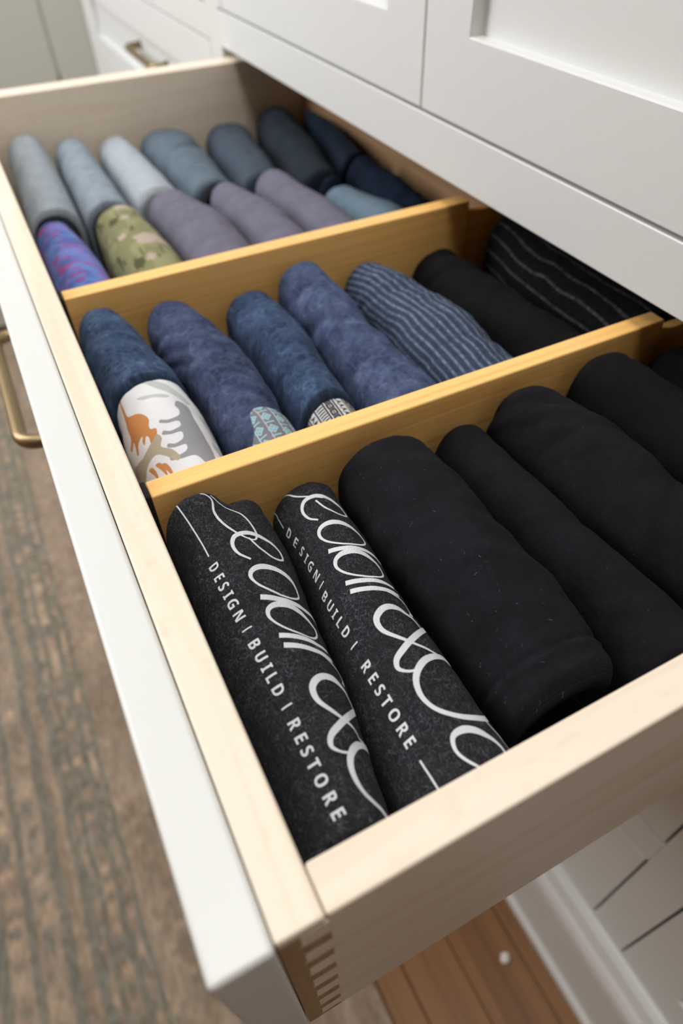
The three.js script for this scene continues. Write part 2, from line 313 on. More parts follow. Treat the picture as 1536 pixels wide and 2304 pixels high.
// ---------- folded clothes ----------
// A garment stands on edge, its fold upwards, running along z. stations: [z, xl, xr, top, (apex 0..1), (ry)]
function foldGeo({ st, bottom = YIN + 0.0006, e0 = 0.012, e1 = 0.008, wr = 1, sd = 0, creases = [], nu = 110, nv = 72, hollow = false, cap0 = 0.55, cap1 = 0.6, dz = 0.02 }) {
  const z0 = st[0][0], z1 = st[st.length - 1][0], L = z1 - z0;
  const at = (z) => { let i = 0; while (i < st.length - 2 && z > st[i + 1][0]) i++; const t = clamp((z - st[i][0]) / (st[i + 1][0] - st[i][0]), 0, 1), s = t * t * (3 - 2 * t) * 0.6 + t * 0.4; return [1, 2, 3, 4, 5].map((k) => lerp(st[i][k] ?? [0, 0, 0, 0.5, 0.026][k - 1], st[i + 1][k] ?? [0, 0, 0, 0.5, 0.026][k - 1], s)); };
  const pos = [], uv = [], idx = []; const rows = [];
  // parameter along the length, denser at the ends
  const zs = [];
  for (let i = 0; i <= nu; i++) { const t = i / nu; zs.push(z0 + L * (0.5 - 0.5 * Math.cos(Math.PI * (0.12 + 0.76 * t)) / Math.cos(Math.PI * 0.12))); }
  const profile = (z) => {
    const [xl, xr, top, ap, ry0] = at(z), q0 = clamp((z - z0) / e0, 0, 1), q1 = clamp((z1 - z) / e1, 0, 1);
    const c0 = Math.sqrt(1 - (1 - q0) ** 2), c1 = Math.sqrt(1 - (1 - q1) ** 2), k = (cap0 + (1 - cap0) * c0) * (cap1 + (1 - cap1) * c1);
    const xc = (xl + xr) / 2, hw = (xr - xl) / 2 * k, tp = top - 0.016 * (1 - c0) - 0.012 * (1 - c1), ry = Math.min(ry0, tp - bottom - 0.02);
    return { xl: xc - hw, xr: xc + hw, xa: xc - hw + 2 * hw * ap, tp, ry };
  };
  for (const z of zs) {
    const f = profile(z), row = [], pts = [];
    const ns = 14, na = nv - 2 * ns;
    for (let j = 0; j <= ns; j++) pts.push([f.xl + (f.xa - f.xl) * 0.06 * (1 - j / ns), lerp(bottom, f.tp - f.ry, j / ns), -1, 0]);
    for (let j = 1; j < na; j++) { const a = Math.PI * (1 - j / na), c = Math.cos(a), sn = Math.sin(a); const w = c < 0 ? f.xa - f.xl : f.xr - f.xa; pts.push([f.xa + Math.sign(c) * Math.abs(c) ** 0.92 * w, f.tp - f.ry + Math.abs(sn) ** 0.92 * f.ry, c, sn]); }
    for (let j = 0; j <= ns; j++) pts.push([f.xr - (f.xr - f.xa) * 0.06 * (j / ns), lerp(f.tp - f.ry, bottom, j / ns), 1, 0]);
    // arc length measured from the apex
    let m = 0; pts.forEach((q, i) => { if (q[1] > pts[m][1]) m = i; });
    const arc = pts.map(() => 0); for (let i = 1; i < pts.length; i++) arc[i] = arc[i - 1] + Math.hypot(pts[i][0] - pts[i - 1][0], pts[i][1] - pts[i - 1][1]);
    pts.forEach((q, i) => {
      const s = arc[i] - arc[m], hb = smooth(bottom, bottom + 0.05, q[1]);
      const rg = Math.max(0, 1 - 3.2 * Math.abs(N3(s * 26 + z * 9 + sd, z * 34 - s * 12, sd * 2.3)));
      let n = wr * hb * (-0.0011 * rg * rg * smooth(-0.15, 0.35, N3(s * 14, z * 16, sd + 40))) + wr * hb * (0.0022 * N3(q[0] * 22 + sd, s * 18, z * 20 + sd) + 0.0010 * N3(s * 55 + sd, z * 60, sd * 3) + 0.00035 * N3(s * 160, z * 190 + sd, 9));
      for (const [cz, slope, depth, wid, s0 = -1, s1 = 1] of creases) { const d = (z - cz - slope * s) / wid; n += hb * depth * Math.exp(-d * d) * smooth(s0 - 0.012, s0 + 0.012, s) * (1 - smooth(s1 - 0.012, s1 + 0.012, s)); }
      const ln = Math.hypot(q[2], q[3]) || 1;
      pos.push(q[0] + n * q[2] / ln, q[1] + n * q[3] / ln, z); uv.push(z, s); row.push(pos.length / 3 - 1);
    });
    rows.push(row);
  }
  for (let i = 0; i + 1 < rows.length; i++) for (let j = 0; j + 1 < rows[i].length; j++) { const a = rows[i][j], b = rows[i][j + 1], c = rows[i + 1][j], d = rows[i + 1][j + 1]; idx.push(a, c, b, b, c, d); }
  const capEnd = (row, flip, inset) => {
    // shrink the outline inwards (rings), recess it when the garment is hollow
    let prev = row; const P0 = row.map((k) => [pos[3 * k], pos[3 * k + 1], pos[3 * k + 2]]);
    const cx = P0.reduce((s, p) => s + p[0], 0) / P0.length;
    const ring = [[0.9, 0.0], [0.82, inset], [0.3, inset], [0.02, inset * 0.9]];
    for (const [k, dzr] of ring) {
      const nr = P0.map((p) => { const yy = bottom + (p[1] - bottom) * (0.6 + 0.4 * k); pos.push(cx + (p[0] - cx) * k, yy, p[2] + (flip ? -dzr : dzr)); uv.push(p[2], (p[1] - bottom)); return pos.length / 3 - 1; });
      for (let j = 0; j + 1 < nr.length; j++) { const a = prev[j], b = prev[j + 1], c = nr[j], d = nr[j + 1]; flip ? idx.push(a, c, b, b, c, d) : idx.push(a, b, c, b, d, c); }
      prev = nr;
    }
  };
  capEnd(rows[0], false, 0.0015); capEnd(rows[rows.length - 1], true, hollow ? dz : -0.001);
  // underside
  const last = (r) => r[r.length - 1];
  for (let i = 0; i + 1 < rows.length; i++) idx.push(rows[i][0], last(rows[i]), rows[i + 1][0], last(rows[i]), last(rows[i + 1]), rows[i + 1][0]);
  const g = new THREE.BufferGeometry(); g.setAttribute('position', new THREE.Float32BufferAttribute(pos, 3)); g.setAttribute('uv', new THREE.Float32BufferAttribute(uv, 2)); g.setIndex(idx); g.computeVertexNormals();
  return g;
}
function garment(name, label, category, opt, mat, group) {
  const g = foldGeo(opt), st = opt.st, m0 = st[Math.floor(st.length / 2)], px = (m0[1] + m0[2]) / 2, pz = (st[0][0] + st[st.length - 1][0]) / 2;
  g.translate(-px, -YIN, -pz);
  const m = shadow(new THREE.Mesh(g, mat)); m.name = numbered(name); m.position.set(px, YIN, pz); scene.add(m); tag(m, label, category, group);
  m.userData.origin = undefined; delete m.userData.origin;
  return m;
}

// fabric textures: a tile of 0.1 m
function knit(base, amp, { fibres = 0, fcol = [255, 255, 255], fa = 0.25, mott = 0.3, light = null, veins = 0, lint = 0, sd = 1, size = 512, tile = 0.1, rib = 0.05 } = {}) {
  const a = tileNoise(9, 9, sd), b = tileNoise(40, 34, sd + 1), d = tileNoise(180, 180, sd + 2), v1 = tileNoise(14, 12, sd + 3), v2 = tileNoise(26, 30, sd + 5), hi = light || base.map((q) => Math.min(255, q * 1.35 + 8));
  const c = paint(size, size, (u, v, i, j) => {
    let t = mott * (0.55 * (a(u, v) - 0.5) + 0.45 * (b(u, v) - 0.5)) + amp * (d(u, v) - 0.5);
    if (veins) { const q = 1 - Math.abs(v1(u + 0.02 * b(u, v), v) - 0.5) * 7, q2 = 1 - Math.abs(v2(u, v) - 0.5) * 6; t += veins * (Math.max(0, q) * 0.6 + Math.max(0, q2) * 0.5) * (0.4 + a(v, u)); }
    t += rib * (((i >> 1) & 1) - 0.5);
    return t > 0 ? mixc(base, hi, Math.min(1, t)) : base.map((q) => q * (1 + 0.8 * Math.max(-1, t)));
  });
  const x = c.getContext('2d'); x.lineCap = 'round';
  const wrap = (f) => { for (const ox of [-size, 0, size]) for (const oy of [-size, 0, size]) { x.save(); x.translate(ox, oy); f(); x.restore(); } };
  for (let k = 0; k < fibres; k++) { const px = rnd() * size, py = rnd() * size, an = rnd() * 6.28, l = rr(3, 11); x.strokeStyle = `rgba(${fcol.join(',')},${(fa * rnd()).toFixed(3)})`; x.lineWidth = rr(0.6, 1.3); x.beginPath(); x.moveTo(px, py); x.quadraticCurveTo(px + Math.cos(an) * l * 0.5 + rr(-3, 3), py + Math.sin(an) * l * 0.5 + rr(-3, 3), px + Math.cos(an) * l, py + Math.sin(an) * l); x.stroke(); }
  for (let k = 0; k < lint; k++) { const px = rr(12, size - 12), py = rr(12, size - 12), an = rnd() * 6.28, l = rr(1, 9); x.strokeStyle = `rgba(170,166,172,${rr(0.1, 0.6).toFixed(2)})`; x.lineWidth = rr(0.6, 1.5); x.beginPath(); x.moveTo(px, py); x.quadraticCurveTo(px + Math.cos(an) * l * 0.5 + rr(-4, 4), py + Math.sin(an) * l * 0.5 + rr(-4, 4), px + Math.cos(an) * l, py + Math.sin(an) * l); x.stroke(); }
  return tex(c, true, tile, tile);
}
const bumpN = tileNoise(64, 64, 77);
const knitBump = tex(paint(256, 256, (u, v, i, j) => { const q = 128 + 60 * Math.sin(v * Math.PI * 2 * 48 + Math.sin(u * Math.PI * 2 * 48)) + 90 * (bumpN(u, v) - 0.5); return [q, q, q]; }), false, 0.04, 0.04);
const cloth = (map, sheen = 0.25, sc = 0x888888, bump = 0.00025) => P({ map, roughness: 0.95, specularIntensity: 0.3, sheen, sheenRoughness: 0.6, sheenColor: new THREE.Color(sc), bumpMap: knitBump, bumpScale: bump, side: THREE.DoubleSide });

const F = {
  grey1: cloth(knit([154,162,170], 0.1, { mott: 0.25, sd: 101 })),
  grey2: cloth(knit([138,150,160], 0.1, { mott: 0.35, sd: 102 })),
  slate: cloth(knit([92,106,117], 0.1, { mott: 0.3, sd: 103 })),
  slateDark: cloth(knit([66,76,87], 0.1, { mott: 0.3, sd: 104 })),
  navyDark: cloth(knit([36,43,51], 0.1, { mott: 0.3, sd: 105 })),
  navy: cloth(knit([28,39,52], 0.1, { mott: 0.3, sd: 106 })),
  velour: cloth(knit([20, 30, 46], 0.3, { mott: 0.7, veins: 0.4, sd: 107 }), 0.5, 0x334455),
  lavender: cloth(knit([106,103,118], 0.1, { mott: 0.25, sd: 108 })),
  blueGrey: cloth(knit([100,118,132], 0.15, { mott: 0.4, sd: 109 })),
  blueA: cloth(knit([50,67,92], 0.25, { light: [94,112,138], mott: 0.85, veins: 0.5, fibres: 900, fcol: [140, 160, 190], sd: 110 }), 0.5, 0x667799),
  blueB: cloth(knit([55,64,90], 0.25, { light: [98,107,134], mott: 0.85, veins: 0.5, fibres: 900, fcol: [150, 160, 190], sd: 111 }), 0.5, 0x667799),
  blueC: cloth(knit([47,62,88], 0.25, { light: [88,106,134], mott: 0.85, veins: 0.5, fibres: 900, fcol: [140, 160, 190], sd: 112 }), 0.5, 0x667799),
  blueD: cloth(knit([60,71,99], 0.25, { light: [102,113,140], mott: 0.85, veins: 0.45, fibres: 900, fcol: [150, 160, 190], sd: 113 }), 0.5, 0x667799),
  black: cloth(knit([22,21,25], 0.3, { light: [42,41,47], mott: 0.6, rib: 0.5, lint: 90, sd: 114 }), 0.06, 0x555560),
  blackB: cloth(knit([20,18,22], 0.3, { light: [38,37,42], mott: 0.6, rib: 0.35, lint: 50, sd: 115 }), 0.06, 0x555560),
  blackPlain: cloth(knit([15,14,15], 0.2, { light: [29,27,27], mott: 0.4, rib: 0.05, sd: 116 }), 0.04, 0x444444),
  band: cloth(knit([22, 23, 28], 0.3, { light: [60, 60, 70], mott: 0.4, rib: 0.3, sd: 117 })),
};
// striped and printed cloths (u along the garment, v around it, metres)
function stripes(base, line, per, wid, { axis = 'v', soft = 0.3, sd = 130, wob = 0.002, tile = 0.12 }) {
  const w1 = tileNoise(6, 5, sd), w2 = tileNoise(60, 60, sd + 1);
  return tex(paint(512, 512, (u, v) => { const s = (axis === 'v' ? v : u) * tile + (w1(u, v) - 0.5) * wob, q = Math.abs(((s % per) + per) % per - per / 2), t = 1 - smooth(wid * (1 - soft), wid * (1 + soft), q); const c = mixc(base, line, t * (0.5 + 0.8 * w2(u, v))); const n = (w2(v, u) - 0.5) * 14; return c.map((x) => clamp(x + n, 0, 255)); }), true, tile, tile);
}
F.greyStripe = cloth(stripes([146,154,163], [176,182,188], 0.006, 0.0016, { axis: 'u', sd: 131 }));
F.pinStripe = cloth(stripes([52,62,80], [100,112,132], 0.0054, 0.0009, { sd: 132, wob: 0.003 }));
F.blackRib = cloth(stripes([12,12,14], [60,60,64], 0.012, 0.0011, { sd: 133, wob: 0.004 }));
// a print drawn in metres: u right along the garment, v up towards +x; covers u0..u1, v0..v1
function print(u0, u1, v0, v1, px, draw) {
  const W = Math.round((u1 - u0) * px), H = Math.round((v1 - v0) * px), c = canvas(W, H), x = c.getContext('2d');
  x.setTransform(px, 0, 0, -px, -u0 * px, v1 * px); draw(x, u0, u1, v0, v1);
  const t = new THREE.CanvasTexture(c); t.colorSpace = THREE.SRGBColorSpace; t.magFilter = THREE.LinearFilter; t.wrapS = t.wrapT = THREE.ClampToEdgeWrapping;
  t.repeat.set(1 / (u1 - u0), 1 / (v1 - v0)); t.offset.set(-u0 / (u1 - u0), -v0 / (v1 - v0)); return t;
}
//PRINTS<
// ink strokes: a pen of changing width along a smooth path (millimetres)
function pen(x, pts, w, closed = false) {
  const c = new THREE.CatmullRomCurve3(pts.map((p) => new THREE.Vector3(p[0], p[1], 0)), closed, 'centripetal'), n = pts.length * 14, L = [], R = [];
  for (let i = 0; i <= n; i++) {
    const t = i / n, p = c.getPoint(t), d = c.getTangent(t), f = t * (w.length - 1), k = Math.min(w.length - 2, Math.floor(f)), ww = (w.length > 1 ? lerp(w[k], w[k + 1], f - k) : w[0]) / 2;
    L.push([p.x - d.y * ww, p.y + d.x * ww]); R.push([p.x + d.y * ww, p.y - d.x * ww]);
  }
  for (let i = 0; i < n; i++) { x.beginPath(); x.moveTo(...L[i]); x.lineTo(...L[i + 1]); x.lineTo(...R[i + 1]); x.lineTo(...R[i]); x.closePath(); x.fill(); x.lineWidth = 0.05; x.stroke(); }
}
function blob(x, pts, col) { // smooth closed shape
  x.fillStyle = col; const c = new THREE.CatmullRomCurve3(pts.map((p) => new THREE.Vector3(p[0], p[1], 0)), true, 'centripetal');
  x.beginPath(); c.getPoints(pts.length * 8).forEach((p, i) => (i ? x.lineTo(p.x, p.y) : x.moveTo(p.x, p.y))); x.closePath(); x.fill();
}
function bowl(x, cx, cy, a, b, sl, w) { // slanted oval, thick on its left, thin on its right
  const pts = []; for (let k = 0; k < 14; k++) { const t = Math.PI * 0.35 + k / 14 * 2 * Math.PI; const v = b * Math.sin(t); pts.push([cx + a * Math.cos(t) + sl * v, cy + v]); }
  pen(x, pts, w, true);
}
function script(x, du, dv, first) { // the big handwriting, offset by (du, dv)
  const T = (a, e = 0) => a.map(([u, v]) => [u + du + e, v + dv]);
  if (first) pen(x, T([[-186, -20], [-178, -13], [-170, -8], [-165, -1], [-161, 6]]), [0.6, 1.0, 0.9]);
  pen(x, T([[-160.5, 1.5], [-153, 4.5], [-147, 10.5], [-147.5, 16], [-153, 16.5], [-159.5, 11], [-164, 2.5], [-163, -4.5], [-158, -7.5], [-151.5, -6.5], [-147, -2.5]]), [1.0, 1.1, 1.3, 1.2, 1.9, 2.9, 2.7, 1.8, 1.3, 1.0]);
  const W = [1.1, 1.6, 3.0, 3.2, 2.2, 1.2, 1.0, 1.0, 1.1];
  bowl(x, -132.6 + du, 5.3 + dv, 8.4, 11.4, 0.38, W);
  pen(x, T([[-108, 40], [-116, 22], [-125.4, -6]]), [2.0, 2.5, 2.5]);
  bowl(x, -110.8 + du, 5.3 + dv, 8.4, 11.4, 0.38, W);
  pen(x, T([[-95.5, 18.5], [-99.5, 7], [-103.8, -6]]), [2.2, 2.5, 2.5]);
  pen(x, T([[-90.5, 18.5], [-94, 8], [-98.6, -6]]), [2.2, 2.5, 2.5]);
  pen(x, T([[-95, 5], [-91, 13], [-86.5, 19.5], [-81.5, 21.5], [-78.5, 18.5]]), [1.0, 1.1, 1.5, 2.2]);
  const e = first ? 0 : 3;
  pen(x, T([[-69, 19.5], [-76, 18], [-82, 11.5], [-83.8, 4], [-80, -2], [-74, -2.3], [-66, 4.5], [-59, 13], [-53, 23], [-48, 35]], e), [1.0, 1.6, 2.9, 3.2, 2.6, 1.8, 1.2, 1.1, 1.1]);
  pen(x, T([[-72, 25], [-66.5, 12], [-62, 2.5], [-58.5, -3], [-55, -4], [-52, -1], [-50.5, 5]], e), [2.8, 3.0, 2.9, 2.2, 1.2, 1.0]);
  pen(x, T([[-44, 41], [-50.5, 33], [-54.5, 20], [-53.5, 8], [-48, 1], [-40.5, -0.6], [-33, 2.5], [-26.5, 11], [-24, 23], [-27, 35], [-34, 41.5]], e), [1.2, 2.0, 3.0, 3.2, 2.6, 1.9, 2.0, 2.7, 3.1, 2.2, 1.2], true);
  pen(x, T([[-3, 20], [-10, 21.5], [-17, 17], [-21.3, 9], [-20.5, 3], [-15, 1], [-7, 5], [0, 13]], e), [1.3, 1.8, 3.0, 3.1, 2.2, 1.3, 1.1, 1.0]);
  pen(x, T([[-24, 24], [-15, 29], [-6, 31], [2, 30]], e), [0.9, 1.5, 1.6]);
}
function small(x, chars, v0, v1, h) { // capitals set letter by letter; v centre runs from v0 to v1
  const u0 = chars[0][1], u1 = chars[chars.length - 1][1];
  x.textAlign = 'center'; x.textBaseline = 'alphabetic';
  for (const [ch, u] of chars) {
    const t = (u - u0) / (u1 - u0), v = lerp(v0, v1, t);
    x.save(); x.translate(u, v - h / 2); x.rotate(Math.atan2(v1 - v0, u1 - u0)); x.scale(1, -1);
    if (ch === '|') x.fillRect(-0.4, -h * 0.95, 0.8, h * 0.95);
    else { x.font = `bold ${(h / 0.715).toFixed(2)}px sans-serif`; x.scale(0.96, 1); x.fillText(ch, 0, 0); }
    x.restore();
  }
}
function heather(x, u0, u1, v0, v1, n, base = '#232326') {
  x.fillStyle = base; x.fillRect(u0, v0, u1 - u0, v1 - v0); x.lineCap = 'round';
  const k1 = tileNoise(40, 30, 301), W = u1 - u0, H = v1 - v0;
  for (let k = 0; k < n; k++) {
    const u = u0 + W * rnd(), v = v0 + H * rnd(), a = rnd() * 6.283, l = rr(0.4, 2.2), b = rr(-0.5, 0.5), q = k1((u - u0) / W, (v - v0) / H);
    x.strokeStyle = rnd() < 0.55 ? `rgba(${rnd() < 0.5 ? '150,152,160' : '112,113,122'},${(0.12 + 0.75 * rnd() * q).toFixed(2)})` : `rgba(8,8,10,${(0.6 * rnd()).toFixed(2)})`;
    x.lineWidth = rr(0.06, 0.17); x.beginPath(); x.moveTo(u, v); x.quadraticCurveTo(u + Math.cos(a) * l * 0.5 + b, v + Math.sin(a) * l * 0.5 - b, u + Math.cos(a) * l, v + Math.sin(a) * l); x.stroke();
  }
}
function mottle(x, u0, u1, v0, v1, n) {
  for (let k = 0; k < n; k++) {
    const u = rr(u0, u1), v = rr(v0, v1), a = rnd() * 6.283, l = rr(1.2, 4), b = rr(-1.2, 1.2);
    x.strokeStyle = rnd() < 0.5 ? `rgba(120,122,132,${rr(0.05, 0.3).toFixed(2)})` : `rgba(6,6,8,${rr(0.1, 0.45).toFixed(2)})`; x.lineWidth = rr(0.15, 0.4);
    x.beginPath(); x.moveTo(u, v); x.quadraticCurveTo(u + Math.cos(a) * l * 0.5 + b, v + Math.sin(a) * l * 0.5 - b, u + Math.cos(a) * l, v + Math.sin(a) * l); x.stroke();
  }
}
const mottleBase = (x, u0, u1, v0, v1) => { heather(x, u0, u1, v0, v1, 30000); mottle(x, u0, u1, v0, v1, 7000); heather(x, u0, u1, v0, v1, 26000, 'rgba(0,0,0,0)'); };
const INK = '#d3d6d9';
const mm = (draw) => (x, ...b) => { x.scale(0.001, 0.001); draw(x, ...b.map((q) => q * 1000)); };
F.charcoalA = cloth(print(-0.19, 0, -0.06, 0.06, 10000, mm((x, u0, u1, v0, v1) => {
  mottleBase(x, u0, u1, v0, v1); x.fillStyle = x.strokeStyle = INK;
  pen(x, [[-178, 4], [-173, 8], [-165, 5.6], [-158, 6], [-151, 9], [-145, 13.5], [-143.5, 17], [-147, 19.5], [-154, 20], [-162, 18.5], [-169, 14], [-176, 9]], [0.9, 1.0, 1.3, 1.2, 0.9, 1.0, 1.2, 1.2, 1.0, 0.8]);
  script(x, 15.5, 12.8, false);
  pen(x, [[-181, -9.5], [-165, -8], [-142.5, -7]], [0.75]);
  small(x, [['D', -135.3], ['E', -128.3], ['S', -122.2], ['I', -117.2], ['G', -112], ['N', -105.2], ['|', -97.4], ['B', -88.9], ['U', -82.2], ['I', -76.6], ['L', -71.6], ['D', -65.6], ['|', -57.8], ['R', -50.2], ['E', -43.9], ['S', -38.4], ['T', -32.9], ['O', -26.4], ['R', -19.4], ['E', -13.2]], -6.4, 0.9, 5.1);
  pen(x, [[-5, 1.5], [0, 1.8]], [0.75]);
})), 0.06, 0x777780, 0.0004);
F.charcoalB = cloth(print(-0.19, 0, -0.06, 0.06, 10000, mm((x, u0, u1, v0, v1) => {
  mottleBase(x, u0, u1, v0, v1); x.fillStyle = x.strokeStyle = INK;
  script(x, 0, 0, true);
  pen(x, [[-180, -26], [-170, -24.5], [-161, -23.5]], [0.75]);
  small(x, [['D', -154.6], ['E', -147], ['S', -139.6], ['I', -133.6], ['G', -127.4], ['N', -119.8], ['|', -113]], -21.6, -17.4, 5.4);
  small(x, [['B', -107], ['U', -100.6], ['I', -95.2], ['L', -90], ['D', -83.8], ['|', -75.6], ['R', -64.3], ['E', -57.8], ['S', -51.8], ['T', -46], ['O', -39.5], ['R', -33], ['E', -27]], -18.6, -13.3, 5.2);
  pen(x, [[-19, -13.2], [-10, -12.4], [0, -12]], [0.75]);
})), 0.06, 0x777780, 0.0004);
// dinosaurs on white cotton
F.dino = cloth(print(-0.31, -0.195, -0.06, 0.06, 6000, mm((x, u0, u1, v0, v1) => {
  x.fillStyle = '#d9d9db'; x.fillRect(u0, v0, u1 - u0, v1 - v0);
  const pale = '#b5b8b4', grey = '#8f9094', tan = '#a89f8a', orange = '#c08350';
  blob(x, [[-297, -9], [-292, -1], [-286, 3], [-279, 9], [-274, 14], [-268, 19], [-270, 22], [-277, 18], [-283, 14], [-288, 11], [-293, 5], [-298, -3]], pale);
  blob(x, [[-282, -10], [-277, -6], [-274, 0], [-271, 6], [-273, 9], [-277, 4], [-280, -3]], pale);
  blob(x, [[-302, -19], [-293, -20.5], [-284, -21], [-275, -20.5], [-270, -15], [-264, -10.5], [-257, -8.5], [-252, -10], [-249, -10], [-247, -7], [-242, -8.5], [-239, -11.5], [-240.5, -13.5], [-244, -13], [-246.5, -14], [-243, -17.5], [-245, -18], [-249, -16.5], [-248, -22], [-243, -25], [-245, -26.5], [-250, -25], [-254, -25], [-252, -30], [-255, -31], [-258, -26], [-266, -25], [-276, -24], [-286, -23], [-295, -21.5]], orange);
  blob(x, [[-268, 12], [-262, 9], [-258, 10], [-252, 8], [-250, 1], [-252, -3], [-250, -4], [-247.5, 0], [-247, 6.5], [-243, 6], [-241, 0], [-243, -4], [-241, -5.5], [-238.5, -1], [-238, 5], [-233, 4], [-231, -1], [-233, -5], [-231, -6], [-228.5, -2], [-228, 4], [-224, 3], [-222, -3], [-224, -7], [-221.5, -7.5], [-219, -2], [-218, 6], [-212, 9], [-204, 12], [-204, 16], [-214, 17], [-226, 19], [-240, 18], [-252, 17], [-260, 18], [-266, 17]], grey);
  blob(x, [[-246, -38], [-241, -30], [-238, -22], [-241, -12], [-243, -8], [-239, -6.5], [-234, -9], [-228, -4], [-220, -2], [-219, -4], [-226, -9], [-231, -14], [-231, -22], [-228, -30], [-231, -38], [-240, -42]], tan);
  for (const [a, b] of [[-222, -20], [-220, -14], [-217, -11]]) blob(x, [[a - 6, b - 3], [a, b - 1], [a + 6, b + 1], [a + 1, b + 1.6], [a - 5, b]], orange);
  blob(x, [[-224, -28], [-218, -22], [-210, -20], [-206, -24], [-212, -30], [-219, -32]], '#9c7548');
  blob(x, [[-290, 26], [-280, 30], [-268, 33], [-258, 36], [-262, 42], [-276, 40], [-288, 34]], tan);
  blob(x, [[-262, 27], [-250, 26], [-240, 30], [-246, 36], [-256, 34]], pale); blob(x, [[-236, 25], [-226, 24], [-216, 28], [-222, 34], [-232, 32]], pale);
})), 0.2, 0x888888, 0.00015);
F.tribal = cloth(print(-0.26, -0.195, -0.06, 0.06, 6000, mm((x, u0, u1, v0, v1) => {
  x.fillStyle = '#c4c4c2'; x.fillRect(u0, v0, u1 - u0, v1 - v0); x.fillStyle = x.strokeStyle = '#2c2c30'; x.lineCap = 'butt';
  const bands = [[-34, 0], [-27, 1], [-20, 2], [-13, 0], [-6, 1], [1, 2], [8, 1], [15, 0], [22, 1], [29, 2]];
  for (const [v, k] of bands) {
    x.lineWidth = 0.7; for (const o of [0, 6.6]) { x.beginPath(); x.moveTo(u0, v + o); x.lineTo(u1, v + o); x.stroke(); }
    if (k === 0) for (let u = u0; u < u1; u += 2.2) { x.fillRect(u, v + 1, 1.1, 5); }
    if (k === 1) for (let u = u0; u < u1; u += 6) { x.lineWidth = 1.2; x.strokeRect(u, v + 1.6, 3.4, 3.4); x.fillRect(u + 4.2, v + 1.2, 1, 4.2); x.beginPath(); x.arc(u + 1.7, v + 3.3, 0.7, 0, 7); x.fill(); }
    if (k === 2) for (let u = u0; u < u1; u += 4) { x.beginPath(); x.moveTo(u, v + 1); x.lineTo(u + 2, v + 5.8); x.lineTo(u + 4, v + 1); x.lineTo(u + 2, v + 2.6); x.closePath(); x.fill(); }
  }
})), 0.2, 0x888888, 0.0002);
F.mint = cloth(print(-0.26, -0.195, -0.06, 0.06, 6000, mm((x, u0, u1, v0, v1) => {
  x.fillStyle = '#707278'; x.fillRect(u0, v0, u1 - u0, v1 - v0); x.lineCap = 'round';
  for (let k = 0; k < 5000; k++) { x.fillStyle = `rgba(190,190,196,${rr(0, 0.3).toFixed(2)})`; x.fillRect(rr(u0, u1), rr(v0, v1), 0.5, 0.25); }
  const cols = ['#8fb4bc', '#b49aa4', '#a9b6c4'];
  for (let r = 0; r < 9; r++) {
    const v = -36 + r * 8; x.strokeStyle = cols[1 + (r & 1)]; x.lineWidth = 0.8; x.beginPath(); x.moveTo(u0, v); x.lineTo(u1, v + 3); x.stroke();
    for (let u = u0 + (r % 3) * 3; u < u1; u += 11) { x.strokeStyle = cols[0]; x.lineWidth = 1.1; x.beginPath(); x.moveTo(u, v + 4); x.lineTo(u + 3, v + 6.8); x.lineTo(u + 6, v + 4); x.lineTo(u + 3, v + 1.4); x.closePath(); x.stroke(); x.beginPath(); x.arc(u + 3, v + 4.1, 0.8, 0, 7); x.stroke(); x.beginPath(); x.moveTo(u + 8.4, v + 1.6); x.lineTo(u + 8.4, v + 6.6); x.stroke(); }
  }
})), 0.2, 0x888888, 0.0002);
{
  const a = tileNoise(7, 6, 201), b = tileNoise(18, 22, 202), d = tileNoise(9, 30, 203), e = tileNoise(12, 40, 204);
  F.tieDye = cloth(tex(paint(512, 512, (u, v) => {
    let c = mixc([80, 106, 170], [120, 130, 198], smooth(0.3, 0.7, a(u, v))); c = mixc(c, [92, 138, 200], 0.8 * smooth(0.5, 0.8, b(u, v)));
    c = mixc(c, [156, 74, 132], 0.8 * smooth(0.66, 0.8, d(v + 0.06 * a(v, u), u))); return mixc(c, [148, 116, 184], 0.5 * smooth(0.6, 0.85, e(v, u)));
  }), true, 0.1, 0.1));
  const p1 = tileNoise(5, 7, 211), p2 = tileNoise(9, 12, 212), p3 = tileNoise(16, 16, 213), p4 = tileNoise(6, 34, 214);
  F.camo = cloth(tex(paint(512, 512, (u, v) => {
    const w = 0.05 * (p3(u, v) - 0.5); let c = mixc([128, 127, 92], [142, 141, 104], smooth(0.4, 0.6, p2(u, v)));
    c = mixc(c, [176, 160, 146], smooth(0.7, 0.76, p1(u + w, v + w))); c = mixc(c, [84, 84, 60], smooth(0.8, 0.86, p4(u + w, v))); return c;
  }), true, 0.1, 0.1));
}
//PRINTS>

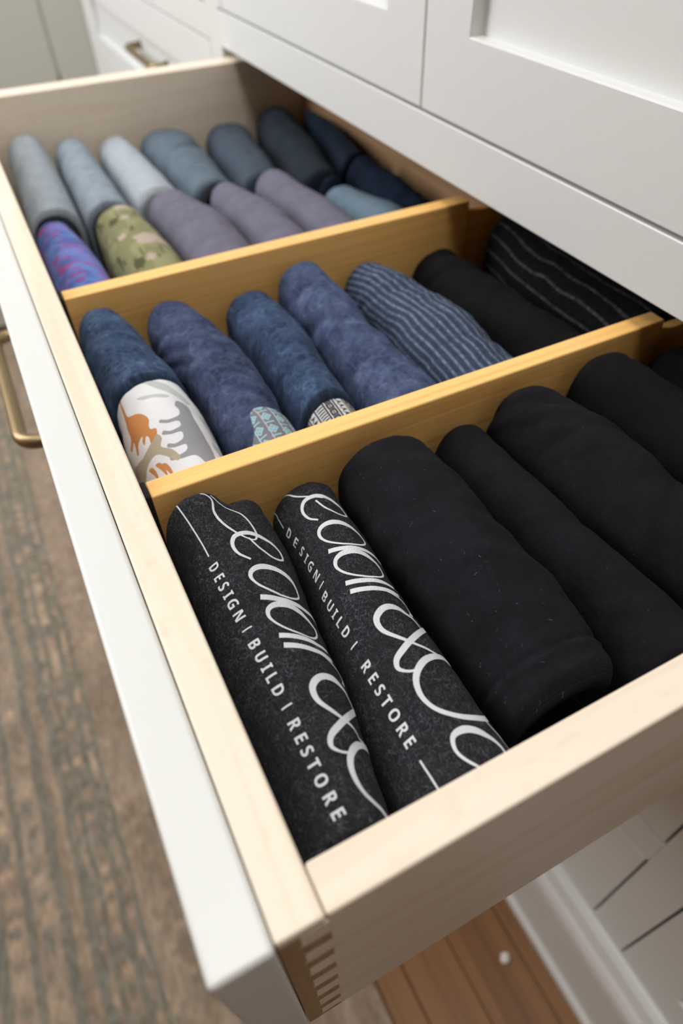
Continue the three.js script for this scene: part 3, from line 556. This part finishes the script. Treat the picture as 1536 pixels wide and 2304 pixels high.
// near compartment
const gBlack = 'black shirts folded upright in the nearest compartment';
garment('folded_shirt', 'charcoal heather shirt with white script and lettering, against the drawer front', 'shirt', { st: [[-0.1835, 0.002, 0.055, -0.0075, 0.36, 0.034], [-0.15, 0.0012, 0.057, -0.014, 0.4, 0.034], [-0.09, 0.001, 0.051, -0.016, 0.42, 0.03], [-0.004, 0.001, 0.038, -0.018, 0.45, 0.026]], sd: 1.3, wr: 0.7, e0: 0.01, e1: 0.003, cap1: 0.95, cap0: 0.8, creases: [[-0.168, -0.55, -0.010, 0.012, 0.014, 0.032], [-0.12, 0.4, 0.0010, 0.004, -0.03, 0.01]] }, F.charcoalA ?? F.black);
garment('folded_shirt', 'charcoal heather shirt with white script and lettering, second from the drawer front', 'shirt', { st: [[-0.1835, 0.0595, 0.099, -0.026, 0.55, 0.026], [-0.15, 0.058, 0.0965, -0.024, 0.5, 0.028], [-0.09, 0.052, 0.0945, -0.022, 0.5, 0.028], [-0.004, 0.0395, 0.096, -0.024, 0.5, 0.028]], sd: 4.1, wr: 0.6, e1: 0.003, cap1: 0.95, cap0: 0.75 }, F.charcoalB ?? F.black);
const hemmed = garment('folded_shirt', 'thick black jersey shirt with a stitched hem, beside the lettered charcoal shirts', 'shirt', { st: [[-0.1835, 0.1005, 0.158, -0.0135, 0.5, 0.032], [-0.13, 0.098, 0.158, -0.012, 0.5, 0.03], [-0.07, 0.0985, 0.159, -0.014, 0.5, 0.028], [-0.016, 0.1, 0.157, -0.02, 0.5, 0.024]], sd: 7.7, wr: 0.9, e1: 0.006, cap1: 0.9, hollow: true, creases: [[-0.0325, 0.06, -0.0010, 0.0012], [-0.0295, 0.06, 0.0006, 0.0016], [-0.155, 0.7, 0.0012, 0.006], [-0.12, 0.5, -0.0012, 0.007], [-0.085, 0.6, 0.001, 0.006]] }, F.black, gBlack);
garment('folded_shirt', 'slim black jersey shirt, first to the right of the hemmed black one', 'shirt', { st: [[-0.1835, 0.163, 0.201, -0.026, 0.5, 0.027], [-0.12, 0.1605, 0.1985, -0.023, 0.5, 0.027], [-0.07, 0.1615, 0.2, -0.022, 0.5, 0.028], [-0.006, 0.16, 0.208, -0.026, 0.5, 0.028]], sd: 11.9, wr: 0.7, e1: 0.005, creases: [[-0.09, 0.3, -0.001, 0.005]] }, F.blackB, gBlack);
garment('folded_shirt', 'black jersey shirt with a slanting crease, third black one from the lettered shirts', 'shirt', { st: [[-0.1835, 0.203, 0.247, -0.014, 0.45, 0.028], [-0.14, 0.2035, 0.254, -0.011, 0.5, 0.028], [-0.08, 0.203, 0.259, -0.013, 0.5, 0.028], [-0.006, 0.211, 0.262, -0.02, 0.5, 0.028]], sd: 15.2, wr: 1, creases: [[-0.158, 0.9, -0.0016, 0.006], [-0.144, 0.9, 0.0012, 0.005], [-0.07, -0.6, -0.0015, 0.006]] }, F.blackB, gBlack);
garment('folded_shirt', 'black shirt standing in shadow near the right end of the nearest bamboo divider', 'shirt', { st: [[-0.1835, 0.261, 0.312, -0.009, 0.38, 0.034], [-0.1, 0.264, 0.318, -0.012, 0.45, 0.03], [-0.006, 0.267, 0.322, -0.016, 0.5, 0.03]], sd: 19, wr: 0.8 }, F.blackPlain, gBlack);
garment('folded_shirt', 'black shirt deepest in the nearest compartment, half under the cabinet rail', 'shirt', { st: [[-0.18, 0.322, 0.372, -0.022, 0.5, 0.03], [-0.006, 0.326, 0.378, -0.022, 0.5, 0.03]], sd: 23, wr: 0.8 }, F.blackPlain, gBlack);

// middle compartment
const gBlue = 'blue shirts folded upright in the middle compartment';
garment('folded_shirt', 'denim-blue melange shirt with the dinosaur cloth at its near end', 'shirt', { st: [[-0.404, 0.003, 0.038, -0.0165, 0.5, 0.026], [-0.35, 0.002, 0.046, -0.013, 0.5, 0.028], [-0.297, 0.0025, 0.0535, -0.014, 0.5, 0.03]], sd: 30, wr: 0.9, e1: 0.003, cap1: 0.95, creases: [[-0.36, 0.4, -0.001, 0.005], [-0.335, 0.5, 0.001, 0.006]] }, F.blueA, gBlue);
garment('folded_undershorts', 'white cloth printed with orange, grey and tan dinosaurs, in front of a blue shirt', 'undershorts', { st: [[-0.2955, 0.005, 0.052, -0.0165, 0.5, 0.03], [-0.26, 0.003, 0.054, -0.0155, 0.5, 0.032], [-0.2015, 0.003, 0.055, -0.021, 0.5, 0.032]], sd: 33, wr: 0.7, e0: 0.002, e1: 0.004, cap0: 0.95, cap1: 0.9 }, F.dino ?? F.grey1);
const wrinkled = garment('folded_shirt', 'violet-blue melange shirt with deep slanting wrinkles, second in the middle compartment', 'shirt', { st: [[-0.404, 0.051, 0.09, -0.023, 0.45, 0.027], [-0.35, 0.05, 0.098, -0.017, 0.5, 0.028], [-0.29, 0.057, 0.1025, -0.0165, 0.5, 0.028], [-0.2015, 0.0585, 0.098, -0.026, 0.6, 0.03]], sd: 36, wr: 1.2, creases: [[-0.335, 0.9, -0.0016, 0.005, -0.05, 0.0], [-0.31, 1.1, -0.002, 0.005, -0.06, 0.01], [-0.288, 1.3, -0.002, 0.004, -0.06, 0.02], [-0.262, 0.9, -0.0018, 0.004, -0.02, 0.04], [-0.25, 0.8, 0.0016, 0.004, -0.02, 0.04]] }, F.blueB, gBlue);
{
  const g = foldGeo({ st: [[-0.2545, 0.066, 0.095, -0.0235, 0.5, 0.03], [-0.235, 0.0635, 0.1005, -0.021, 0.5, 0.03], [-0.2015, 0.0625, 0.1005, -0.0235, 0.5, 0.03]], sd: 37, wr: 0.3, e0: 0.01, e1: 0.003, cap0: 0.6, cap1: 0.9 });
  g.translate(-wrinkled.position.x, -wrinkled.position.y, -wrinkled.position.z); part('patterned_cloth', g, F.mint, wrinkled, 'grey cloth with mint diamonds and pink lines');  // patterned cloth at the near end, modelled as part of this shirt
}
garment('folded_shirt', 'dark blue melange shirt with black and white cloth at its near end', 'shirt', { st: [[-0.404, 0.1115, 0.156, -0.033, 0.55, 0.027], [-0.33, 0.108, 0.152, -0.021, 0.5, 0.03], [-0.2365, 0.104, 0.144, -0.022, 0.5, 0.03]], sd: 39, wr: 0.8, e1: 0.003, cap1: 0.95 }, F.blueC, gBlue);
garment('folded_undershorts', 'black and white patterned cloth showing at the end of a dark blue shirt', 'undershorts', { st: [[-0.235, 0.106, 0.143, -0.0245, 0.5, 0.03], [-0.2015, 0.105, 0.142, -0.026, 0.5, 0.03]], sd: 41, wr: 0.4, e0: 0.002, e1: 0.003, cap0: 0.95, cap1: 0.9 }, F.tribal ?? F.grey1);
garment('folded_shirt', 'faded blue melange shirt pinched at its middle, between the dark blue and striped ones', 'shirt', { st: [[-0.404, 0.158, 0.198, -0.0185, 0.6, 0.028], [-0.345, 0.156, 0.2, -0.018, 0.55, 0.028], [-0.305, 0.154, 0.197, -0.022, 0.5, 0.028], [-0.2015, 0.148, 0.202, -0.024, 0.5, 0.03]], sd: 44, wr: 1, creases: [[-0.314, 0.5, -0.003, 0.006, -0.06, 0.005], [-0.295, 0.6, 0.002, 0.006, -0.06, 0.02], [-0.35, 0.7, -0.0012, 0.006]] }, F.blueD, gBlue);
garment('folded_shirt', 'grey-blue shirt with thin pale pinstripes', 'shirt', { st: [[-0.404, 0.216, 0.262, -0.036, 0.45, 0.028], [-0.35, 0.208, 0.262, -0.026, 0.55, 0.028], [-0.28, 0.206, 0.268, -0.024, 0.55, 0.03], [-0.2015, 0.207, 0.27, -0.03, 0.5, 0.03]], sd: 47, wr: 1.3, creases: [[-0.35, 0.5, -0.002, 0.005], [-0.33, 0.6, -0.002, 0.005, -0.06, 0.0]] }, F.pinStripe, gBlue);
garment('folded_shirt', 'plain soft black shirt between the pinstriped and the ribbed black one', 'shirt', { st: [[-0.404, 0.283, 0.332, -0.04, 0.55, 0.03], [-0.33, 0.274, 0.326, -0.032, 0.5, 0.03], [-0.2015, 0.276, 0.328, -0.03, 0.5, 0.03]], sd: 50, wr: 1.3, creases: [[-0.35, 0.5, -0.002, 0.006]] }, F.blackPlain, 'black shirts of the middle compartment');
garment('folded_shirt', 'black shirt with raised grey ribs, deepest in the middle compartment', 'shirt', { st: [[-0.398, 0.355, 0.408, -0.02, 0.5, 0.034], [-0.3, 0.336, 0.4, -0.02, 0.5, 0.034], [-0.2015, 0.336, 0.4, -0.022, 0.5, 0.034]], sd: 53, wr: 0.8 }, F.blackRib, 'black shirts of the middle compartment');

// far compartment: far row
const gFar = 'grey to navy clothes in the far row';
const far = (label, st, mat, sd, extra = {}) => garment('folded_shirt', label, 'shirt', { st, sd, wr: 0.6, nu: 80, nv: 60, ...extra }, mat, gFar);
far('pale grey shirt in the far left corner of the drawer', [[-0.904, 0.013, 0.060, -0.038, 0.6, 0.03], [-0.78, 0.008, 0.058, -0.04, 0.55, 0.03], [-0.662, 0.003, 0.0555, -0.043, 0.5, 0.03]], F.grey1, 60, { e1: 0.004 });
far('light blue-grey shirt, second from the left in the far row', [[-0.904, 0.066, 0.111, -0.05, 0.6, 0.03], [-0.78, 0.061, 0.109, -0.046, 0.55, 0.03], [-0.662, 0.058, 0.1085, -0.046, 0.5, 0.03]], F.grey2, 61, { e1: 0.004, creases: [[-0.84, 0.5, -0.003, 0.01]] });
far('light grey shirt with fine crosswise stripes', [[-0.904, 0.119, 0.165, -0.056, 0.6, 0.03], [-0.78, 0.115, 0.166, -0.05, 0.55, 0.03], [-0.672, 0.112, 0.167, -0.047, 0.5, 0.03]], F.greyStripe, 62);
far('slate grey shirt, fourth from the left in the far row', [[-0.904, 0.172, 0.25, -0.058, 0.4, 0.03], [-0.78, 0.17, 0.236, -0.05, 0.5, 0.03], [-0.672, 0.172, 0.228, -0.05, 0.5, 0.03]], F.slate, 63, { creases: [[-0.8, -0.6, -0.004, 0.012]] });
far('dark slate shirt left of the two navy ones', [[-0.904, 0.262, 0.331, -0.064, 0.45, 0.03], [-0.78, 0.243, 0.305, -0.056, 0.5, 0.03], [-0.672, 0.232, 0.285, -0.052, 0.5, 0.03]], F.slateDark, 64);
far('charcoal navy shirt with a rounded top, left of the rightmost navy one', [[-0.904, 0.336, 0.396, -0.055, 0.45, 0.032], [-0.78, 0.316, 0.37, -0.05, 0.5, 0.03], [-0.64, 0.29, 0.342, -0.05, 0.5, 0.03]], F.navyDark, 65);
far('dark navy shirt at the right end of the far row, below the cabinet rail', [[-0.88, 0.399, 0.412, -0.058, 0.45, 0.03], [-0.78, 0.376, 0.41, -0.05, 0.5, 0.03], [-0.664, 0.35, 0.394, -0.05, 0.5, 0.03]], F.navy, 66);
far('dark navy velour garment at the right end of the far row, before the navy shirt', [[-0.66, 0.35, 0.393, -0.05, 0.5, 0.03], [-0.6, 0.352, 0.392, -0.05, 0.5, 0.03], [-0.525, 0.366, 0.394, -0.056, 0.5, 0.03]], F.velour, 67, { wr: 1.6 });
far('small dark velour bundle between the charcoal navy shirt and the creased lavender garment', [[-0.636, 0.304, 0.340, -0.052, 0.5, 0.03], [-0.622, 0.304, 0.34, -0.056, 0.5, 0.03]], F.velour, 68, { wr: 1.4 });
// far compartment: near row
const gN = 'clothes in the row behind the farther bamboo divider';
function shortsBand(m, opt) { // elastic waistband at the far end
  const g = foldGeo(opt); g.translate(-m.position.x, -m.position.y, -m.position.z); part('waistband', g, F.band, m, 'black elastic waistband');
}
const row = (name, label, cat, st, mat, sd, band) => {
  const m = garment(name, label, cat, { st, sd, wr: 0.6, nu: 80, nv: 60 }, mat, gN);
  if (band) shortsBand(m, { st: band, sd: sd + 0.5, wr: 0.4, nu: 20, nv: 48, e0: 0.003, e1: 0.002, cap0: 0.9, cap1: 0.95 });
  return m;
};
row('folded_undershorts', 'blue and magenta tie-dye undershorts with a black waistband', 'undershorts', [[-0.641, 0.005, 0.043, -0.043, 0.5, 0.028], [-0.54, 0.003, 0.05, -0.036, 0.5, 0.03], [-0.4235, 0.003, 0.056, -0.04, 0.5, 0.03]], F.tieDye ?? F.blueA, 70, [[-0.66, 0.005, 0.05, -0.047, 0.5, 0.026], [-0.636, 0.006, 0.044, -0.05, 0.5, 0.026]]);
row('folded_undershorts', 'olive camouflage undershorts with pinkish patches', 'undershorts', [[-0.650, 0.062, 0.112, -0.044, 0.55, 0.028], [-0.54, 0.058, 0.1165, -0.036, 0.5, 0.03], [-0.4235, 0.0575, 0.1165, -0.04, 0.5, 0.03]], F.camo ?? F.grey1, 71, [[-0.6605, 0.061, 0.108, -0.05, 0.5, 0.026], [-0.645, 0.06, 0.108, -0.052, 0.5, 0.026]]);
row('folded_shirt', 'wide lavender-grey garment right beside the olive camouflage one', 'shirt', [[-0.668, 0.121, 0.17, -0.046, 0.5, 0.028], [-0.56, 0.119, 0.181, -0.034, 0.5, 0.03], [-0.4235, 0.118, 0.1785, -0.038, 0.5, 0.03]], F.lavender, 72);
row('folded_shirt', 'lavender-grey garment with a dark band at its far end', 'shirt', [[-0.662, 0.187, 0.226, -0.047, 0.45, 0.028], [-0.56, 0.182, 0.238, -0.039, 0.5, 0.03], [-0.4235, 0.18, 0.2375, -0.042, 0.5, 0.03]], F.lavender, 73, [[-0.671, 0.181, 0.226, -0.051, 0.5, 0.026], [-0.655, 0.181, 0.222, -0.053, 0.5, 0.026]]);
row('folded_shirt', 'creased lavender-grey garment, third of the lavender ones from the left', 'shirt', [[-0.668, 0.241, 0.284, -0.046, 0.5, 0.028], [-0.56, 0.241, 0.294, -0.044, 0.5, 0.03], [-0.4235, 0.2395, 0.299, -0.046, 0.5, 0.03]], F.lavender, 74);
row('folded_shirt', 'pale blue-grey garment lying low at the right end behind the farther divider', 'shirt', [[-0.618, 0.297, 0.343, -0.058, 0.5, 0.028], [-0.52, 0.301, 0.36, -0.052, 0.5, 0.03], [-0.4235, 0.303, 0.38, -0.056, 0.5, 0.03]], F.blueGrey, 75);
//TAIL
renderer.render(scene, camera);
